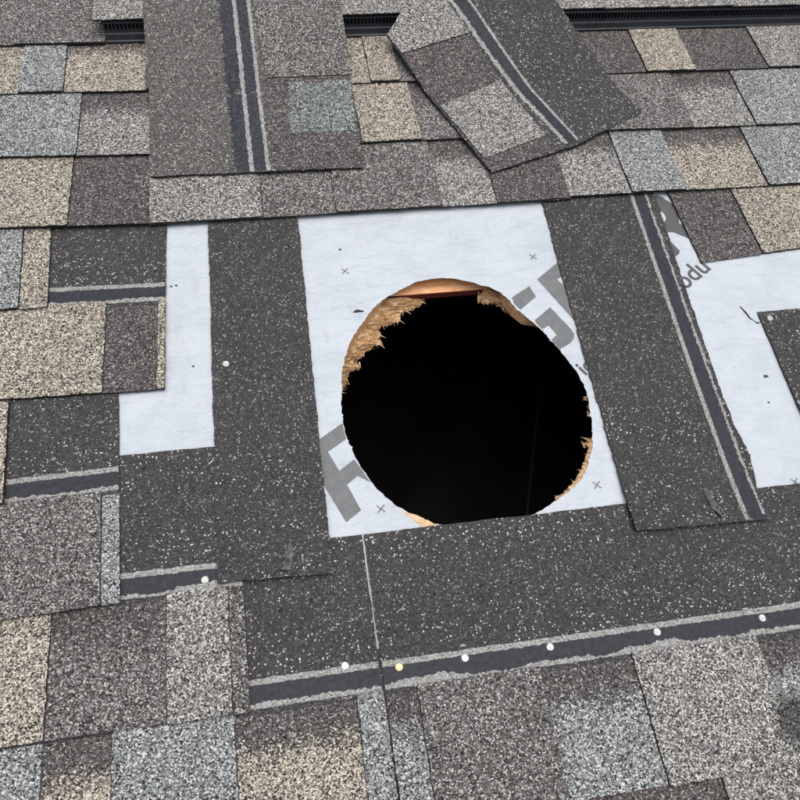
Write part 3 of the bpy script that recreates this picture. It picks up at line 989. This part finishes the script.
# small marks on exposed shingles
for key, pts in HOLES_.items():
    for j, (x, y) in enumerate(pts):
        blob('nail_hole', x, y, EXPOSED[key]['top'](x, y) + .25, 2.5, M_BLACK, EXPOSED[key]['obj'], seed=j, h=.1)  # flat black discs paint the dark inside each nail hole
x, y = TAR['a']
blob('tar_spot', x, y, EXPOSED['S9a']['top'](x, y) + T1 + .5, 5.0, M_BLACK, EXPOSED['S9a']['obj'], seed=5, asp=1.3, h=.8)
blob('tar_spot', x + 7, y - 3, EXPOSED['S9a']['top'](x, y) + T1 + .5, 2.2, M_BLACK, EXPOSED['S9a']['obj'], seed=8, h=.8)

# the rest of the slope, beyond the picture: one field of tabs
cover = {}
for d_ in SHINGLES:
    if d_['k'] == 7 and d_['x0'] > 900:
        continue
    a, b = cover.get(d_['k'], (1e9, -1e9))
    cover[d_['k']] = (min(a, d_['x0']), max(b, d_['x1']))
for k in (5, 6, 8):
    cover[k] = (cover[k][0], 1575.0)
cover[7] = (cover[7][0], 1573.0)
fv, ff, fm, fs = [], [], [], []
keys = list(GM)
fmats = [GM[k] for k in keys] + [M_EDGE, HEAD]
def field_box(x0, x1, y0, y1, z0, z1, t, mi_, shade):
    s = len(fv)
    for x in (x0, x1):
        for y, z in ((y0, z0), (y1, z1)):
            fv.append((x, y, z))
            fv.append((x, y, z + t))
            fs.extend([shade[0] if y == y0 else shade[1]] * 2)
    for f, mm in (((1, 5, 7, 3), mi_), ((0, 4, 5, 1), len(keys)), ((0, 1, 3, 2), len(keys)), ((4, 6, 7, 5), len(keys))):
        ff.append(tuple(s + i for i in f))
        fm.append(mm)
rng = random.Random(5)
for k in range(1, 26):
    spans = [(XL, XR)] if k not in cover else [(XL, cover[k][0] - .5), (cover[k][1] + .5, XR)]
    yb_ = -EXPO * k
    for (a, b) in spans:
        field_box(a, b, yb_ + 1, yb_ + EXPO, 9.8, 4.1, T1, len(keys) + 1, (0, 1))
        field_box(a, b, yb_ + EXPO, yb_ + FULL - 2, 4.1, .55, T1, len(keys) + 1, (0, 1))
        x = a
        raised = 1
        while x < b - 1:
            w = min(rng.uniform(60, 190), b - x)
            c = rng.choice(['tan', 'lgray', 'gray', 'gray', 'brown', 'blue', 'lgray'])
            bd = 0 if raised else rng.choice((0, 1))
            j = rng.uniform(-1, 1)
            field_box(x, x + w - .3, yb_ + j, yb_ + EXPO + (3 if raised else -3), 12.45, 6.75, T1 if raised else .35, keys.index((c, bd)), (0, 1))
            x += w
            raised = 1 - raised
fo = mesh_obj('shingle_field', fv, ff, fmats, roof, fm, fs)
fo['kind'] = 'stuff'

# ------------------------------------------------------------------ ridge vent and ridge caps
VX0, VX1 = 74.0, XR - 30
vent = thing('ridge_vent', 560, -20, 'black plastic louvred ridge vent under the pale ridge caps', 'roof vent')
VO = (560, -20, 0)
prof = [(-27, 9.5), (-27, 13), (-24, 14), (-20.5, 22.5), (-17, 23.5), (-17, 26), (-7, 27), (-7, 38.5), (-15, 39.0), (-15, 40.8), (60, 41.5), (RIDGE_Y, 42)]
def extrude(name, pr, x0, x1, mat, parent, origin):
    ve = [(x, y, z) for x in (x0, x1) for y, z in pr]
    N = len(pr)
    fa = [(i, i + 1, i + 1 + N, i + N)[::-1] for i in range(N - 1)]
    return mesh_obj(name, ve, fa, [mat], parent, origin=origin)
extrude('vent_body', prof, VX0, VX1, M_VENT, vent, VO)
gv, gf = [], []
x = VX0
while x < VX1:
    s = len(gv)
    for dx in (0, 2.2):
        for y, z in ((-16.2, 26.0), (-14.2, 39.0), (-6.5, 39.0), (-6.5, 26.0)):
            gv.append((x + dx, y, z))
    gf += [(s, s + 3, s + 2, s + 1), (s + 4, s + 5, s + 6, s + 7), (s, s + 1, s + 5, s + 4), (s + 1, s + 2, s + 6, s + 5)]
    x += 6.5
go = mesh_obj('grille', gv, gf, [M_VENT], vent, origin=VO)
go['kind'] = 'stuff'

def cap(x0, x1, yf, mat, dz=0.0, t=3.2):
    """ridge cap: lies on the vent, bends over the ridge"""
    pts = densify([(x0, yf), (x1, yf), (x1, RIDGE_Y), (x0, RIDGE_Y)], 4, .4)
    v, tr = triangulate(pts, (), 30)
    tilt = lambda x: dz + 2.0 * (x - x0) / (x1 - x0)
    n_ = len(v)
    top = [(p[0], p[1], 43.0 + tilt(p[0]) + t) for p in v]
    bot = [(p[0], p[1], 43.0 + tilt(p[0])) for p in v]
    fa = list(tr) + [(c + n_, b + n_, a + n_) for a, b, c in tr]
    mi_ = [0] * len(tr) + [1] * len(tr)
    es_ = {e for q in tr for e in ((q[0], q[1]), (q[1], q[2]), (q[2], q[0]))}
    for a, b in es_:
        if (b, a) not in es_:
            fa.append((b, a, a + n_, b + n_))
            mi_.append(1)
    s_ = 2 * n_
    bk = [back(x, u, 43.0 + tilt(x) + t) for x, u in ((x0, 20), (x1, 20), (x1, 150), (x0, 150))]
    fr = [(x0, RIDGE_Y, 43.0 + tilt(x0) + t), (x1, RIDGE_Y, 43.0 + tilt(x1) + t)]
    fa += [(s_, s_ + 1, s_ + 2, s_ + 3), (s_ + 4, s_ + 5, s_ + 1, s_)]
    mi_ += [0, 0]
    return mesh_obj('ridge_cap', top + bot + bk + fr, fa, [mat, M_EDGE], roof, mi_, [.3] * (s_ + 6))
rng = random.Random(4)
for i in range(14):
    x = 61 + 130.0 * i + (CAPS_SHIFT if i else 0)
    cap(x - 1.5, 61 + 130.0 * (i + 1) + CAPS_SHIFT + 1.5, -12.5 + rng.uniform(-1.5, 1.5), GM['lgray', 0])
# the ridge left of the vent: plain caps lying on the shingles
for i in range(6):
    pts = [(61 - 130 * (i + 1), 100), (60 - 130 * i, 100), (60 - 130 * i, RIDGE_Y), (61 - 130 * (i + 1), RIDGE_Y)]
    slab('ridge_cap', pts, lambda x, y: 15.0, 3.0, GM['lgray', 0], M_EDGE, roof, step=4, jit=.4, sfun=lambda x, y: .2)

# ------------------------------------------------------------------ loose shingle pieces lying on the roof
def zL(x, y):
    return 2.0 + 3.6 * min(1, max(0, (-800 - y) / 160)) + 6.0 * min(1, max(0, (-915 - y) / 80)) ** 1.5 + 0.8 * max(0, min(1, (y + 450) / 60))
def zA(x, y):
    return 15.5 + 36 * min(1, max(0, (y + 170) / 165)) ** 1.25
def zB(x, y):
    return 16.0 + 36 * min(1, max(0, (y + 185) / 180)) ** 1.15

# strip left of the hole
c = (290, -710)
lt = thing('shingle_strip', *c, 'plain dark shingle strip lying upright just left of the hole', 'shingle strip', 'loose shingle pieces')
O = (c[0], c[1], 0)
slab('sheet', L['outline'], zL, 2.6, HEAD, M_EDGE, lt, spacing=14, step=4, jit=.6, origin=O)
for x, y in NAILS['L']:
    nail(x, y, zL(x, y) + 2.6, lt, M_NAIL, O)
def flap(pts, zf, parent, O, lift):
    a, b = pts[0], pts[len(pts) // 2]
    L_ = math.dist(a, b)
    up_ = lambda x, y: max(0, min(1, ((x - a[0]) * (b[0] - a[0]) + (y - a[1]) * (b[1] - a[1])) / L_ ** 2))
    return slab('torn_flap', pts, lambda x, y: zf(x, y) + .15 + lift * up_(x, y) ** 2, 1.2, M_FLAP, M_EDGE, parent, spacing=4, step=3, jit=1.1, origin=O)
flap(FLAPS['L'], lambda x, y: zL(x, y) + 2.6, lt, O, 4.0)

# strip right of the hole, with its sealant lines along the right edge
c = (855, -700)
rt = thing('shingle_strip', *c, 'dark shingle strip with two pale sealant lines lying upright right of the hole', 'shingle strip', 'loose shingle pieces')
O = (c[0], c[1], 0)
zr = lambda x, y: zL(x, y) + 1.5 * max(0, (x - 905) / 45) * max(0, min(1, (-600 - y) / 200))
slab('sheet', R['outline'], zr, 2.6, HEAD, M_EDGE, rt, spacing=14, step=4, jit=.7, origin=O)
zt = lambda x, y: zr(x, y) + 2.6
def ext(seg, d0, d1):
    (ax, ay), (bx, by) = seg
    L_ = math.hypot(bx - ax, by - ay)
    ux, uy = (bx - ax) / L_, (by - ay) / L_
    return (ax - ux * d0, ay - uy * d0), (bx + ux * d1, by + uy * d1)
ribbon('sealant_band', *ext(R['band'], 40, -2), 24, zt, M_BAND, rt, .5, .5, origin=O, lift=.25)
ribbon('sealant_line', *ext(R['line1'], 40, -2), 6.5, zt, M_LINE, rt, .4, .4, origin=O, lift=.5)
ribbon('sealant_line', *ext(R['line2'], 40, -2), 4.0, zt, M_LINE, rt, .9, .9, origin=O, lift=.5)
flap(FLAPS['R'], zt, rt, O, 3.5)

def prism(name, pts, zf, t, lift, mat, parent, O, step=3.0, jit=.5, spacing=16, sfun=None):
    return slab(name, pts, lambda x, y: zf(x, y) + lift, t, mat, M_EDGE, parent, spacing=spacing, step=step, jit=jit, origin=O, sfun=sfun or (lambda x, y: .2))

# loose piece A: a full-height offcut turned on its side, over the vent
c = (310, -150)
at_ = thing('shingle_offcut', *c, 'upright loose shingle offcut hanging over the ridge vent, left of the tilted one', 'shingle offcut', 'loose shingle pieces')
O = (c[0], c[1], 0)
ol = A['outline']
def up_to(p, q, y):
    f = (y - p[1]) / (q[1] - p[1])
    return (p[0] + (q[0] - p[0]) * f, y)
ext_a = [up_to(ol[3], ol[0], 130), ]
poly = [ol[3], ol[2], up_to(ol[2], ol[1], 130), up_to(ol[3], ol[0], 130)]
slab('sheet', poly, zA, 2.2, HEAD_A, M_EDGE, at_, spacing=14, step=4, jit=.5, origin=O)
zt = lambda x, y: zA(x, y) + 2.2
mid = ((A['line1'][0][0] + A['line2'][0][0]) / 2 - 12, A['line1'][0][1]), ((A['line1'][1][0] + A['line2'][1][0]) / 2 - 12, A['line1'][1][1])
ribbon('sealant_band', *ext(mid, 85, -1), 54, zt, M_BANDA, at_, .5, 2.6, origin=O, lift=.25)
ribbon('sealant_line', *ext(A['line1'], 85, -1), 7, zt, M_LINE, at_, .7, .7, origin=O, lift=.5)
ribbon('sealant_line', *ext(A['line2'], 85, -1), 6, zt, M_LINE, at_, .7, .7, origin=O, lift=.5)
t1, t2 = A['tab1'], A['tab2']
tb = [(t1[3][0], t1[3][1]), t1[2], up_to(t1[2], t1[1], 130), (t1[0][0] - 4, 130)]
prism('tab', tb, zA, 2.0, 2.25, GM['gray', 0], at_, O)
prism('tab', [t2[3], t2[2], t2[1], t2[0]], zA, .4, 2.25, GM['brown', 0], at_, O)
bl = A['blue']
prism('tab', [bl[3], bl[2], bl[1], bl[0]], zA, .5, 2.55, granule_mat('granules_blue_mixed', [((.032, .034, .037), 20), ((.08, .085, .088), 26), ((.17, .19, .195), 28), ((.30, .335, .34), 18), ((.50, .55, .54), 8)]), at_, O, jit=1.6)

# loose piece B: tilted, over the vent
c = (770, -180)
bt = thing('shingle_offcut', *c, 'loose shingle offcut lying tilted over the ridge vent, with grey tabs and a dark half', 'shingle offcut', 'loose shingle pieces')
O = (c[0], c[1], 0)
ob = B['outline']
u = Vector((ob[2][0] - ob[1][0], ob[2][1] - ob[1][1])).normalized()
tl = (ob[0][0] - u.x * 75, ob[0][1] - u.y * 75)
tr = (ob[1][0] - u.x * 110, ob[1][1] - u.y * 110)
poly = [ob[0], ob[6], ob[5], ob[4], ob[3], ob[2], ob[1], tr, (tl[0] + 10, tl[1] + 30)]
slab('sheet', poly, zB, 2.2, HEAD, M_EDGE, bt, spacing=14, step=4, jit=.6, origin=O)
zt = lambda x, y: zB(x, y) + 2.2
mid = ((B['line1'][0][0] + B['line2'][0][0]) / 2, (B['line1'][0][1] + B['line2'][0][1]) / 2), ((B['line1'][1][0] + B['line2'][1][0]) / 2, (B['line1'][1][1] + B['line2'][1][1]) / 2)
ribbon('sealant_band', *ext(mid, 85, 2), 26, zt, M_BAND, bt, .5, .5, origin=O, lift=.25)
ribbon('sealant_line', *ext(B['line1'], 85, 2), 8, zt, M_LINE, bt, 1.2, 1.2, origin=O, lift=.5)
ribbon('sealant_line', *ext(B['line2'], 85, 0), 5, zt, M_LINE, bt, .5, .5, origin=O, lift=.5)
for nm, cl, th in (('tab1', 'lgray', 2.0), ('tab2', 'brown', .4), ('tab3', 'lgray', 1.8), ('tab4', 'brown', .3)):
    q = B[nm]
    if nm == 'tab1':
        q = [(q[0][0] + 20, q[0][1] + 60), (q[0][0], q[0][1]), q[4], q[3], q[2], q[1], (q[1][0] - 12, q[1][1] + 60)]
    else:
        q = q[::-1]
    ar_ = sum(q[i][0] * q[(i + 1) % len(q)][1] - q[(i + 1) % len(q)][0] * q[i][1] for i in range(len(q)))
    if ar_ < 0:
        q = q[::-1]
    prism('tab', q, zB, th, 2.25, GM[cl, 0], bt, O)

# ------------------------------------------------------------------ scraps lying on the white sheet
def scrap(name, x, y, r, mat, label, cat, seed, asp=1.0, group=None):
    rg = random.Random(seed)
    N = 9
    ve = []
    for j, (q, h) in enumerate(((1.0, 0), (.75, .8))):
        for k in range(N):
            t = 2 * math.pi * k / N
            rr = r * q * (1 + .3 * math.sin(k * 2.3 + seed))
            ve.append((x + rr * math.cos(t) * asp, y + rr * math.sin(t) / asp, on_under(x, y) + .1 + h * min(2.2, r * .5)))
    fa = [tuple(range(N, 2 * N)), tuple(range(N))[::-1]] + [(k, (k + 1) % N, (k + 1) % N + N, k + N) for k in range(N)]
    o = mesh_obj(name, ve, fa, [mat], None, origin=(x, y, on_under(x, y)))
    return tag(o, label, cat, group)
S_ = SCRAPS
scrap('leaf_scrap', *S_['green'], 3.2, M_GREEN, 'tiny green leaf scrap on the white sheet at the right', 'leaf scrap', 1, 1.2)
scrap('asphalt_chip', *S_['chip'], 4.2, M_TWIG, 'dark asphalt chip on the white sheet upper left of the hole', 'asphalt chip', 2, 1.7)
z = lambda p: on_under(*p) + 1.0
q0, q1, q2 = S_['twig0'], S_['twig1'], S_['twig2']
tw = tube('twig', [(*q0, z(q0)), ((q0[0] + q1[0]) / 2 + 1, (q0[1] + q1[1]) / 2 - 1, z(q0) + .4), (*q1, z(q1)), (*q2, z(q2)), (q2[0] + 9, q2[1] + 3, z(q2) + 1)], [.5, 1.0, .9, 1.0, .5], M_TWIG, None, (*q0, on_under(*q0)))
tag(tw, 'thin dark bent twig on the white sheet by the right shingle corner', 'twig')
for nm, r, lb in (('c1', 2.0, 'asphalt crumb on the white sheet near its top left corner'), ('c3', 1.6, 'asphalt crumb on the white sheet below the green leaf scrap'),
                  ('c5', 1.8, 'left crumb of the close pair on the narrow white strip at the left'), ('c6', 1.8, 'right crumb of the close pair on the narrow white strip at the left'),
                  ('c7', 1.7, 'lone lower asphalt crumb on the narrow white strip at the left')):
    scrap('asphalt_crumb', *S_[nm], r, M_TWIG, lb, 'asphalt crumb', 3, 1.1, 'asphalt crumbs on the white sheet')
